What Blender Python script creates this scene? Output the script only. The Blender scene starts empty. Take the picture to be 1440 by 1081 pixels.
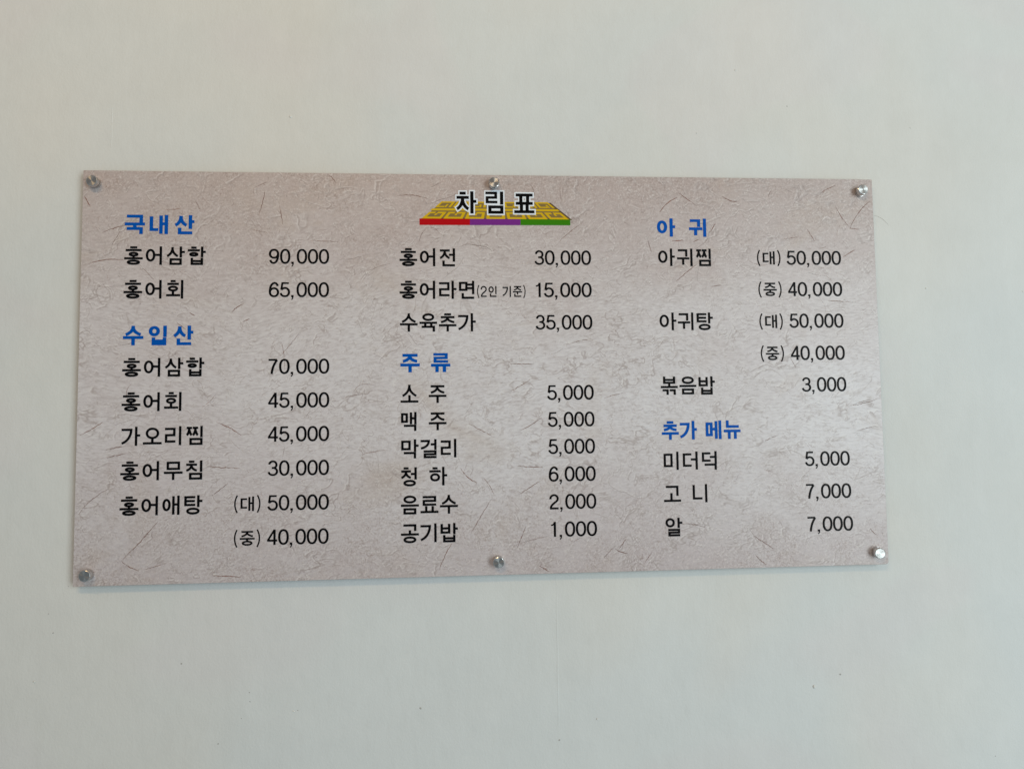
import bpy, math, random
import numpy as np
from mathutils import Matrix, Vector

random.seed(7)
S = bpy.context.scene
COL = S.collection

# ------------------------------------------------------------------ camera
cam_d = bpy.data.cameras.new("camera")
cam = bpy.data.objects.new("camera", cam_d)
COL.objects.link(cam)
S.camera = cam
cam_d.sensor_width = 36.0
cam_d.lens = 21.466
cam_d.clip_start = 0.01
cam_d.clip_end = 50.0
rot = Matrix(((0.99812948, 0.00899973, -0.06046946),
              (-0.05990111, -0.05379111, -0.99675392),
              (-0.01222324, 0.99851165, -0.05315139)))
cam.matrix_world = Matrix.Translation((-0.0300625, -0.9121014, -0.0681702)) @ rot.to_4x4()

# ------------------------------------------------------------------ light
S.view_settings.view_transform = 'Standard'
S.view_settings.look = 'None'
S.view_settings.gamma = 1.0
S.view_settings.exposure = 0.0

world = bpy.data.worlds.new("World")
S.world = world
world.use_nodes = True
wbg = world.node_tree.nodes["Background"]
# the room around: a pale warm ceiling above, a cooler floor below
_wt = world.node_tree
_tc = _wt.nodes.new("ShaderNodeTexCoord")
_sp = _wt.nodes.new("ShaderNodeSeparateXYZ")
_rp = _wt.nodes.new("ShaderNodeValToRGB")
_rp.color_ramp.elements[0].position = 0.25
_rp.color_ramp.elements[0].color = (0.68, 0.86, 0.96, 1)
_rp.color_ramp.elements[1].position = 0.75
_rp.color_ramp.elements[1].color = (0.98, 0.93, 0.87, 1)
_ma = _wt.nodes.new("ShaderNodeMath")
_ma.operation = 'MULTIPLY_ADD'
_ma.inputs[1].default_value = 0.5
_ma.inputs[2].default_value = 0.5
_wt.links.new(_tc.outputs["Generated"], _sp.inputs[0])
_wt.links.new(_sp.outputs["Z"], _ma.inputs[0])
_wt.links.new(_ma.outputs[0], _rp.inputs["Fac"])
_wt.links.new(_rp.outputs["Color"], wbg.inputs[0])
wbg.inputs[1].default_value = 0.295


def area(name, loc, target, sx, sy, power, color):
    d = bpy.data.lights.new(name, 'AREA')
    d.shape = 'RECTANGLE'
    d.size = sx
    d.size_y = sy
    d.energy = power
    d.color = color
    o = bpy.data.objects.new(name, d)
    COL.objects.link(o)
    o.location = loc
    o.rotation_euler = (Vector(target) - Vector(loc)).to_track_quat('-Z', 'Y').to_euler()
    return o


# daylight from the shop window to the right, behind the photographer
area("window_light", (2.75, -3.15, 0.0), (0.3, 0, 0.0), 1.6, 3.2, 99, (0.855, 0.985, 1.0))
# the ceiling tube of the room, above and behind the photographer
area("ceiling_light", (-0.6, -1.7, 1.42), (-0.1, 0, 0.1), 1.2, 0.05, 12.0, (1.0, 0.68, 0.35))


# ------------------------------------------------------------------ helpers
def link(name, me, mat=None, parent=None):
    o = bpy.data.objects.new(name, me)
    if mat is not None:
        if len(me.materials) == 0:
            me.materials.append(mat)
    COL.objects.link(o)
    o.parent = parent
    return o


def mesh(name, verts, faces, smooth=False):
    me = bpy.data.meshes.new(name)
    me.from_pydata([tuple(v) for v in verts], [], faces)
    me.update()
    if smooth:
        me.polygons.foreach_set("use_smooth", [True] * len(me.polygons))
    return me


class NT:
    def __init__(self, name):
        self.m = bpy.data.materials.new(name)
        self.m.use_nodes = True
        self.t = self.m.node_tree
        self.n = self.t.nodes
        self.b = self.n["Principled BSDF"]
        self.out = self.n["Material Output"]
        self.tc = self.n.new("ShaderNodeTexCoord")

    def add(self, typ, **kw):
        nd = self.n.new(typ)
        for k, v in kw.items():
            setattr(nd, k, v)
        return nd

    def l(self, a, b):
        self.t.links.new(a, b)

    def mapping(self, scale=(1, 1, 1), rot=(0, 0, 0), loc=(0, 0, 0), src=None):
        mp = self.add("ShaderNodeMapping")
        mp.inputs["Scale"].default_value = scale
        mp.inputs["Rotation"].default_value = rot
        mp.inputs["Location"].default_value = loc
        self.l(src if src is not None else self.tc.outputs["Object"], mp.inputs["Vector"])
        return mp.outputs["Vector"]

    def noise(self, vec, scale, detail=4, rough=0.5, dist=0.0, color=False):
        nd = self.add("ShaderNodeTexNoise")
        nd.inputs["Scale"].default_value = scale
        nd.inputs["Detail"].default_value = detail
        nd.inputs["Roughness"].default_value = rough
        nd.inputs["Distortion"].default_value = dist
        self.l(vec, nd.inputs["Vector"])
        return nd.outputs["Color" if color else "Fac"]

    def ramp(self, fac, stops):
        r = self.add("ShaderNodeValToRGB")
        els = r.color_ramp.elements
        while len(els) < len(stops):
            els.new(0.5)
        for e, (p, c) in zip(els, stops):
            e.position = p
            e.color = c if len(c) == 4 else (*c, 1)
        self.l(fac, r.inputs["Fac"])
        return r.outputs["Color"]

    def math(self, op, a, b=None, clamp=False):
        nd = self.add("ShaderNodeMath", operation=op, use_clamp=clamp)
        for i, v in enumerate((a, b)):
            if v is None:
                continue
            if isinstance(v, (int, float)):
                nd.inputs[i].default_value = v
            else:
                self.l(v, nd.inputs[i])
        return nd.outputs[0]

    def mix(self, fac, a, b, blend='MIX'):
        nd = self.add("ShaderNodeMix", data_type='RGBA', blend_type=blend)
        for idx, v in ((0, fac), (6, a), (7, b)):
            if isinstance(v, (int, float)):
                nd.inputs[idx].default_value = v
            elif isinstance(v, tuple):
                nd.inputs[idx].default_value = (*v, 1)
            else:
                self.l(v, nd.inputs[idx])
        return nd.outputs[2]

    def bump(self, height, strength, dist, normal=None):
        nd = self.add("ShaderNodeBump")
        nd.inputs["Strength"].default_value = strength
        nd.inputs["Distance"].default_value = dist
        self.l(height, nd.inputs["Height"])
        if normal is not None:
            self.l(normal, nd.inputs["Normal"])
        return nd.outputs["Normal"]


def simple(name, color, rough=0.5, metallic=0.0, spec=0.5):
    k = NT(name)
    k.b.inputs["Base Color"].default_value = (*color, 1)
    k.b.inputs["Roughness"].default_value = rough
    k.b.inputs["Metallic"].default_value = metallic
    k.b.inputs["Specular IOR Level"].default_value = spec
    return k


# ------------------------------------------------------------------ materials
def wall_material():
    k = NT("painted_plaster")
    big = k.noise(k.mapping((1, 1, 1), loc=(3.1, 0, 1.7)), 2.3, 3, 0.5, 0.3)
    hue = k.noise(k.mapping((1, 1, 0.8), loc=(9, 0, 4)), 1.9, 2, 0.5, 0.6)
    strip = k.noise(k.mapping((9, 1, 0.5)), 3.0, 3, 0.6)
    base = k.mix(k.ramp(hue, [(0.42, (0, 0, 0)), (0.60, (1, 1, 1))]), (0.704, 0.697, 0.668), (0.684, 0.704, 0.700))
    pink = k.noise(k.mapping((1, 1, 1), loc=(1.5, 0, 6)), 2.7, 1, 0.5, 0.8)
    base = k.mix(k.math('MULTIPLY', k.ramp(pink, [(0.55, (0, 0, 0)), (0.62, (1, 1, 1))]), 0.35), base, (0.710, 0.674, 0.676))
    base = k.mix(0.10, base, k.ramp(big, [(0.35, (0.55, 0.55, 0.54)), (0.65, (0.80, 0.80, 0.79))]))
    base = k.mix(0.035, base, k.ramp(strip, [(0.35, (0.58, 0.585, 0.575)), (0.65, (0.80, 0.80, 0.79))]))
    sm = k.noise(k.mapping((1, 1, 1), loc=(2, 0, 2)), 21.0, 4, 0.65, 0.2)
    base = k.mix(0.06, base, k.ramp(sm, [(0.35, (0.50, 0.51, 0.50)), (0.65, (0.85, 0.85, 0.84))]))
    # tiny dirt specks
    v = k.add("ShaderNodeTexVoronoi", feature='F1')
    v.inputs["Scale"].default_value = 13.0
    k.l(k.mapping((1, 1, 1), loc=(0.33, 0.0, 0.12)), v.inputs["Vector"])
    spot = k.math('LESS_THAN', v.outputs["Distance"], 0.018)
    sel = k.add("ShaderNodeSeparateColor")
    k.l(v.outputs["Color"], sel.inputs[0])
    pick = k.math('GREATER_THAN', sel.outputs[0], 0.86)
    base = k.mix(k.math('MULTIPLY', k.math('MULTIPLY', spot, pick), 0.25), base, (0.33, 0.31, 0.28))
    k.l(base, k.b.inputs["Base Color"])
    k.b.inputs["Roughness"].default_value = 0.72
    k.b.inputs["Specular IOR Level"].default_value = 0.25
    fine = k.noise(k.mapping((1, 1, 0.8)), 330, 3, 0.55)
    mid = k.noise(k.mapping((1.2, 1, 0.7)), 60, 3, 0.5)
    wide = k.noise(k.mapping((3, 1, 0.35)), 5.0, 2, 0.5)
    n = k.bump(wide, 0.22, 0.004)
    n = k.bump(mid, 0.35, 0.0016, n)
    n = k.bump(fine, 0.42, 0.0007, n)
    k.l(n, k.b.inputs["Normal"])
    return k.m


def paper_material():
    """mulberry paper printed on the panel: mottled mauve beige, crumple strokes"""
    k = NT("printed_paper")
    big = k.noise(k.mapping((1, 1, 1.3), loc=(0.7, 0, 0.2)), 2.4, 4, 0.55, 0.6)
    mid = k.noise(k.mapping((1, 1, 1.4), loc=(4.7, 0, 2.2)), 7.5, 5, 0.6, 0.8)
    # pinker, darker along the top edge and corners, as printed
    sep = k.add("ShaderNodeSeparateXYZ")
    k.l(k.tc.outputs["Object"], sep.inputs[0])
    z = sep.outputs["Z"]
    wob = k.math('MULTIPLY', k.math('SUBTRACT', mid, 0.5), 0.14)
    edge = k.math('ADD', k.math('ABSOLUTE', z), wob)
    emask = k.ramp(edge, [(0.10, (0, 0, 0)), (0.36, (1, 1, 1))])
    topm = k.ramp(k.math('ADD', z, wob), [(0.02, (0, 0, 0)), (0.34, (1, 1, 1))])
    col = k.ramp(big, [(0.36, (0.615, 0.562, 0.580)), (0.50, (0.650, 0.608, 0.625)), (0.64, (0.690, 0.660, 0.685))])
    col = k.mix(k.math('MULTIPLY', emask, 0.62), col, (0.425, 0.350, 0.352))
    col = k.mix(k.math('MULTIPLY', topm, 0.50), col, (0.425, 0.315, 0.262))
    col = k.mix(k.math('MULTIPLY', k.ramp(mid, [(0.50, (0, 0, 0)), (0.68, (1, 1, 1))]), 0.16), col, (0.48, 0.385, 0.37))
    sx = k.math('ADD', k.math('ABSOLUTE', k.math('ADD', sep.outputs["X"], 0.05)), k.math('MULTIPLY', k.math('SUBTRACT', big, 0.5), 0.6))
    col = k.mix(k.math('MULTIPLY', k.ramp(sx, [(0.40, (0, 0, 0)), (0.66, (1, 1, 1))]), 0.0), col, (0.42, 0.34, 0.33))
    st = k.noise(k.mapping((0.8, 1, 1.3), loc=(11, 0, 5)), 5.0, 4, 0.62, 1.2)
    col = k.mix(k.math('MULTIPLY', k.ramp(st, [(0.55, (0, 0, 0)), (0.72, (1, 1, 1))]), 0.36), col, (0.45, 0.345, 0.26))
    # short directional crumple strokes; direction drifts over the sheet
    warp = k.noise(k.mapping((1, 1, 1), loc=(1, 0, 8)), 3.2, 2, 0.5, 0, True)
    vm = k.add("ShaderNodeVectorMath", operation='MULTIPLY_ADD')
    k.l(warp, vm.inputs[0])
    vm.inputs[1].default_value = (0.10, 0.0, 0.10)
    k.l(k.tc.outputs["Object"], vm.inputs[2])
    src = vm.outputs[0]
    s1 = k.noise(k.mapping((0.5, 1, 1.6), rot=(0, 0.15, 0), src=src), 190, 4, 0.6, 0.5)
    s2 = k.noise(k.mapping((1.1, 1, 0.8), rot=(0, -0.5, 0)), 210, 3, 0.6, 1.6)
    s3 = k.noise(k.mapping((1, 1, 1.1)), 330, 3, 0.6, 0.8)
    s4 = k.noise(k.mapping((0.5, 1, 1.7), rot=(0, -0.25, 0), loc=(5, 0, 3), src=src), 75, 5, 0.66, 0.9)
    d1 = k.ramp(s1, [(0.50, (0, 0, 0)), (0.66, (1, 1, 1))])
    d2 = k.ramp(s2, [(0.52, (0, 0, 0)), (0.68, (1, 1, 1))])
    d4 = k.ramp(s4, [(0.53, (0, 0, 0)), (0.68, (1, 1, 1))])
    l1 = k.ramp(s1, [(0.34, (1, 1, 1)), (0.47, (0, 0, 0))])
    l3 = k.ramp(s3, [(0.34, (1, 1, 1)), (0.47, (0, 0, 0))])
    d3 = k.ramp(s3, [(0.50, (0, 0, 0)), (0.66, (1, 1, 1))])
    centre = k.math('SUBTRACT', 1.0, emask)
    clump = k.ramp(k.noise(k.mapping((1, 1, 1.2), loc=(8, 0, 1)), 9.0, 3, 0.6, 0.6), [(0.42, (0.15, 0.15, 0.15)), (0.60, (1, 1, 1))])
    # crinkle veins: a dark line with a pale lip beside it, as pressed fibres print
    def veins(scale, mapping_kw, thick, seed, dist):
        vec = k.mapping(src=src, **mapping_kw)
        res = []
        for dx, dz in ((0, 0), (0.0011, -0.0016)):
            ofs = k.add("ShaderNodeVectorMath", operation='ADD')
            k.l(vec, ofs.inputs[0])
            ofs.inputs[1].default_value = (dx + seed, 0, dz + seed)
            n = k.noise(ofs.outputs[0], scale, 3, 0.55, dist)
            a = k.math('ABSOLUTE', k.math('SUBTRACT', n, 0.5))
            res.append(k.math('SUBTRACT', 1.0, k.math('DIVIDE', a, thick), True))
        patch = k.ramp(k.noise(k.mapping(loc=(seed * 3, 0, seed)), scale * 0.62, 3, 0.6, 0.5), [(0.50, (0, 0, 0)), (0.60, (1, 1, 1))])
        return [k.math('MULTIPLY', q, patch) for q in res]
    va, la = veins(26, dict(scale=(0.8, 1, 1.3), rot=(0, 0.3, 0)), 0.030, 1.7, 0.4)
    vd, ld = veins(12, dict(scale=(0.9, 1, 1.1), rot=(0, -0.3, 0)), 0.011, 2.9, 0.8)
    vb, lb = veins(48, dict(scale=(1, 1, 0.9), rot=(0, -0.6, 0)), 0.030, 4.1, 0.6)
    vc, lc = veins(90, dict(scale=(0.7, 1, 1.3), rot=(0, 0.2, 0)), 0.050, 7.9, 0.6)
    col = k.mix(k.math('MULTIPLY', d1, k.math('ADD', k.math('MULTIPLY', centre, 0.22), 0.16)), col, (0.36, 0.315, 0.30))
    col = k.mix(k.math('MULTIPLY', d4, 0.28), col, (0.40, 0.34, 0.325))
    col = k.mix(k.math('MULTIPLY', k.math('MULTIPLY', d2, clump), k.math('ADD', k.math('MULTIPLY', emask, 0.72), 0.12)), col, (0.30, 0.225, 0.195))
    col = k.mix(k.math('MULTIPLY', k.math('MULTIPLY', d3, clump), k.math('ADD', k.math('MULTIPLY', emask, 0.55), 0.08)), col, (0.32, 0.225, 0.20))
    col = k.mix(k.math('MULTIPLY', l1, k.math('MULTIPLY', centre, 0.30)), col, (0.80, 0.78, 0.765))
    col = k.mix(k.math('MULTIPLY', l3, k.math('ADD', k.math('MULTIPLY', emask, 0.34), 0.10)), col, (0.78, 0.69, 0.65))
    for li, am in ((ld, 0.30), (la, 0.42), (lb, 0.40), (lc, 0.34)):
        col = k.mix(k.math('MULTIPLY', li, am), col, (0.82, 0.78, 0.77))
    for vi, am in ((vd, 0.42), (va, 0.55), (vb, 0.44), (vc, 0.24)):
        col = k.mix(k.math('MULTIPLY', vi, am), col, (0.27, 0.205, 0.195))
    k.l(col, k.b.inputs["Base Color"])
    k.b.inputs["Roughness"].default_value = 0.36
    k.b.inputs["Specular IOR Level"].default_value = 0.28
    return k.m


def fibre_material():
    k = NT("printed_fibre")
    a = k.add("ShaderNodeAttribute", attribute_name="tone")
    sep = k.add("ShaderNodeSeparateColor")
    k.l(a.outputs["Color"], sep.inputs[0])
    br = k.noise(k.mapping(), 160, 3, 0.6)
    k.b.inputs["Roughness"].default_value = 0.36
    k.b.inputs["Specular IOR Level"].default_value = 0.28
    k.l(k.mix(sep.outputs[1], (0.215, 0.150, 0.130), (0.29, 0.130, 0.095)), k.b.inputs["Base Color"])
    al = k.math('MULTIPLY', sep.outputs[0], k.ramp(br, [(0.32, (0.15, 0.15, 0.15)), (0.55, (1, 1, 1))]), True)
    k.l(al, k.b.inputs["Alpha"])
    return k.m


def ink(name, color, rough=0.36):
    k = simple(name, color, rough, 0.0, 0.05)
    n = k.noise(k.mapping(), 300, 2, 0.5)
    c2 = tuple(min(1, c * 1.2 + 0.001) for c in color)
    k.l(k.mix(n, color, c2), k.b.inputs["Base Color"])
    return k.m


def metal_cap():
    """turned aluminium: fine circular grooves give the fan-shaped highlight"""
    k = simple("turned_aluminium", (0.43, 0.42, 0.41), 0.34, 1.0)
    tan = k.add("ShaderNodeTangent", direction_type='RADIAL', axis='Z')
    k.b.inputs["Anisotropic"].default_value = 0.85
    k.l(tan.outputs[0], k.b.inputs["Tangent"])
    sep = k.add("ShaderNodeSeparateXYZ")
    k.l(k.tc.outputs["Object"], sep.inputs[0])
    r = k.math('SQRT', k.math('ADD', k.math('POWER', sep.outputs[0], 2.0), k.math('POWER', sep.outputs[1], 2.0)))
    n = k.add("ShaderNodeTexNoise", noise_dimensions='1D')
    n.inputs["Scale"].default_value = 6000
    n.inputs["Detail"].default_value = 2
    k.l(r, n.inputs["W"])
    k.l(k.bump(n.outputs["Fac"], 0.05, 0.00002), k.b.inputs["Normal"])
    return k.m


M_WALL = wall_material()
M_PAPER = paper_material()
M_FIBRE = fibre_material()
M_BLACK = ink("black_ink", (0.002, 0.002, 0.003))
M_BLUE = ink("blue_ink", (0.0, 0.078, 0.39))
M_WHITE = ink("white_ink", (0.72, 0.76, 0.82))
M_RED = ink("red_ink", (0.42, 0.004, 0.008))
M_PURPLE = ink("purple_ink", (0.17, 0.025, 0.22))
M_GREEN = ink("green_ink", (0.038, 0.19, 0.005))
M_YELLOW = ink("yellow_ink", (0.60, 0.385, 0.010))
M_SHADE = ink("brown_print", (0.115, 0.075, 0.035))
M_GROUT = ink("light_dash", (0.55, 0.35, 0.35))
M_EDGE = simple("panel_edge", (0.40, 0.34, 0.31), 0.35).m
M_CAP = metal_cap()
M_BARREL = simple("machined_aluminium", (0.60, 0.59, 0.58), 0.20, 1.0).m
M_HAIR = simple("hair", (0.42, 0.40, 0.37), 0.6).m
M_DARK = simple("dark_joint", (0.03, 0.03, 0.03), 0.5).m
M_NICK = simple("nicked_plaster", (0.42, 0.41, 0.39), 0.9).m
M_BLOB = simple("paint_drip", (0.72, 0.72, 0.71), 0.5).m

# ------------------------------------------------------------------ the wall
WY = 0.0130     # wall plane; the face of the panel is y = 0
TH = 0.0032     # panel thickness


def build_wall():
    # gently uneven plaster sheet, fine in the middle
    xs = np.linspace(-3.0, 3.0, 121)
    zs = np.linspace(-2.0, 2.2, 85)
    V, F = [], []
    from mathutils import noise
    for z in zs:
        for x in xs:
            d = 0.0011 * (noise.noise(Vector((x * 1.6, 0.3, z * 0.7))))
            V.append((x, WY + d * (1 - math.exp(-max(abs(x) - 0.62, abs(z) - 0.32, 0.0) * 9)), z))
    n = len(xs)
    for j in range(len(zs) - 1):
        for i in range(n - 1):
            a = j * n + i
            F.append((a, a + 1, a + n + 1, a + n))
    w = link("wall", mesh("wall", V, F, True), M_WALL)
    w["kind"] = "structure"
    return w


wall = build_wall()


def pimple(x, z, r, mat, name, squash=0.5, ax=1.0, rotz=0.0):
    """small real bump on the paint"""
    V, F = [], []
    rings, seg = 4, 12
    V.append((0, -r * squash, 0))
    for i in range(1, rings + 1):
        t = i / rings * math.pi / 2
        for j in range(seg):
            a = 2 * math.pi * j / seg
            px, pz = math.cos(a) * r * math.sin(t) * ax, math.sin(a) * r * math.sin(t)
            V.append((px * math.cos(rotz) - pz * math.sin(rotz), -r * squash * math.cos(t), px * math.sin(rotz) + pz * math.cos(rotz)))
    for j in range(seg):
        F.append((0, 1 + j, 1 + (j + 1) % seg))
    for i in range(rings - 1):
        for j in range(seg):
            a = 1 + i * seg + j
            b = 1 + i * seg + (j + 1) % seg
            F.append((a, a + seg, b + seg, b))
    o = link(name, mesh(name, V, F, True), mat, wall)
    o.location = (x, WY - 0.0001, z)
    return o


# ------------------------------------------------------------------ the sign
sign = bpy.data.objects.new("menu_sign", None)
sign.empty_display_size = 0.1
COL.objects.link(sign)
sign.location = (0, WY, -0.3)
sign["label"] = "mauve paper-patterned menu panel with black Korean dishes and prices bolted to the pale wall"
sign["category"] = "menu board"
OFF = Vector((0, -WY, 0.3))        # sign-local position of the panel's face centre


def on_sign(o):
    o.parent = sign
    o.location = OFF
    return o


def build_panel():
    hx, hz, e = 0.6, 0.3, 0.0004
    V, F = [], []
    def outline(inset):
        pts = []
        for sx, sz, r in ((1, 1, 0.0012), (-1, 1, 0.0015), (-1, -1, 0.001), (1, -1, 0.005)):
            a0 = {(1, 1): 0, (-1, 1): 90, (-1, -1): 180, (1, -1): 270}[(sx, sz)]
            for q in range(5):
                a = math.radians(a0 + q * 22.5)
                pts.append((sx * (hx - inset - r) + r * math.cos(a), sz * (hz - inset - r) + r * math.sin(a)))
        return pts
    rings = [(outline(e), 0.0), (outline(0), e), (outline(0), TH - e), (outline(e), TH)]
    n = 20
    for pts, y in rings:
        V += [(x, y, z) for x, z in pts]
    F.append(tuple(range(n)))
    F.append(tuple(reversed(range(3 * n, 4 * n))))
    for k in range(3):
        for i in range(n):
            j = (i + 1) % n
            F.append((k * n + j, k * n + i, (k + 1) * n + i, (k + 1) * n + j))
    me = mesh("panel", V, F)
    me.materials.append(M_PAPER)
    me.materials.append(M_EDGE)
    for i, p in enumerate(me.polygons):
        p.material_index = 0 if i == 0 else 1
    me.update()
    return on_sign(link("panel", me))


panel = build_panel()


# ------------------------------------------------------------------ strokes
def qbez(p0, p1, p2, n=10):
    return [((1 - t) ** 2 * p0[0] + 2 * t * (1 - t) * p1[0] + t * t * p2[0],
             (1 - t) ** 2 * p0[1] + 2 * t * (1 - t) * p1[1] + t * t * p2[1]) for t in [i / n for i in range(n + 1)]]


def cbez(p0, p1, p2, p3, n=12):
    out = []
    for i in range(n + 1):
        t = i / n
        a, b, c, d = (1 - t) ** 3, 3 * t * (1 - t) ** 2, 3 * t * t * (1 - t), t ** 3
        out.append((a * p0[0] + b * p1[0] + c * p2[0] + d * p3[0], a * p0[1] + b * p1[1] + c * p2[1] + d * p3[1]))
    return out


def arc(cx, cy, rx, ry, a0, a1, n=16, e=2.0):
    """angles in degrees, y down, clockwise on screen from +x"""
    out = []
    for i in range(n + 1):
        a = math.radians(a0 + (a1 - a0) * i / n)
        c, s = math.cos(a), math.sin(a)
        out.append((cx + rx * math.copysign(abs(c) ** (2 / e), c), cy + ry * math.copysign(abs(s) ** (2 / e), s)))
    return out


class Pen:
    """collects strokes (closed polygons as quads) in glyph units, y down"""
    def __init__(self, w):
        self.w = w            # (vertical-stem width, horizontal-bar width)
        self.s = []           # list of (points, closed, width or None, layer)

    def path(self, pts, closed=False, k=1.0):
        self.s.append((pts, closed, k))

    def h(self, x0, x1, y):
        self.s.append(([(x0, y), (x1, y)], False, 'h'))

    def v(self, x, y0, y1):
        self.s.append(([(x, y0), (x, y1)], False, 'v'))


def jamo(p, j, x0, y0, x1, y1):
    """draw one letter so that its INK fills the box"""
    wv, wh = p.w
    a, b = wv / 2, wh / 2
    L, R, T, B = x0 + a, x1 - a, y0 + b, y1 - b
    mx, my = (x0 + x1) / 2, (y0 + y1) / 2
    if j == 'g':            # straight giyeok
        p.path([(x0, T), (R, T), (R, y1)])
    elif j == 'gc':         # giyeok sweeping to the lower left
        p.path([(x0, T), (R, T)] + cbez((R, T + 2), (R - 1, T + (y1 - T) * 0.45), (x0 + (x1 - x0) * 0.55, T + (y1 - T) * 0.80), (x0 + a * 0.3, B + b * 0.2), 10)[1:])
    elif j == 'n':
        p.path([(L, y0), (L, B), (x1, B)])
    elif j == 'd':
        p.path([(x1, T), (L, T), (L, B), (x1, B)])
    elif j == 't':
        p.path([(x1, T), (L, T), (L, B), (x1, B)])
        p.h(L, x1 - 2, my)
    elif j == 'r':
        k = 1.0 if wh < 12.5 else 0.86
        p.path([(x0, T), (R, T), (R, my), (L, my), (L, B), (x1, B)], k=k)
    elif j == 'm':
        p.path([(L, T), (R, T), (R, B), (L, B)], True)
    elif j == 'b':
        p.v(L, y0, y1)
        p.v(R, y0, y1)
        p.h(L, R, y0 + (y1 - y0) * 0.46)
        p.h(L, R, B)
    elif j == 'p':
        p.h(x0, x1, T)
        p.h(x0, x1, B)
        p.v(x0 + (x1 - x0) * 0.30, T, B)
        p.v(x0 + (x1 - x0) * 0.70, T, B)
    elif j == 's':
        p.path(cbez((mx, y0), (mx, y0 + (y1 - y0) * 0.45), (mx - (mx - x0) * 0.35, y0 + (y1 - y0) * 0.72), (x0 + a * 0.6, B + b * 0.1)))
        p.path(cbez((mx, y0 + (y1 - y0) * 0.22), (mx + 2, y0 + (y1 - y0) * 0.52), (mx + (x1 - mx) * 0.42, y0 + (y1 - y0) * 0.76), (x1 - a * 0.6, B + b * 0.1)))
    elif j == 'j':
        p.h(x0 + 3, x1 - 3, T)
        p.path(cbez((mx, T), (mx, y0 + (y1 - y0) * 0.5), (mx - (mx - x0) * 0.4, y0 + (y1 - y0) * 0.78), (x0 + a * 0.6, B)))
        p.path(cbez((mx, T + (B - T) * 0.30), (mx + 3, y0 + (y1 - y0) * 0.6), (mx + (x1 - mx) * 0.5, y0 + (y1 - y0) * 0.82), (x1 - a * 0.6, B)))
    elif j == 'c':
        hw = (x1 - x0) * 0.23
        p.h(mx - hw, mx + hw, T)
        jamo(p, 'j', x0, y0 + wh + (y1 - y0) * 0.07, x1, y1)
    elif j == 'o':
        p.path(arc(mx, my, (x1 - x0) / 2 - a, (y1 - y0) / 2 - b, 0, 350, 35, 2.08), True)
    elif j == 'h':
        hw = (x1 - x0) * 0.22
        gap = (y1 - y0) * 0.055
        p.h(mx - hw, mx + hw, T)
        p.h(x0, x1, T + wh + gap)
        yy = y0 + 2 * wh + 2 * gap
        ow = min((x1 - x0) / 2, (y1 - yy) * 1.0) if (x1 - x0) < 75 else (x1 - x0) * 0.31
        ow = max(ow, (x1 - x0) * 0.30)
        ow = min(ow, (x1 - x0) * 0.44)
        jamo(p, 'o', mx - ow, yy, mx + ow, y1)


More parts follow.
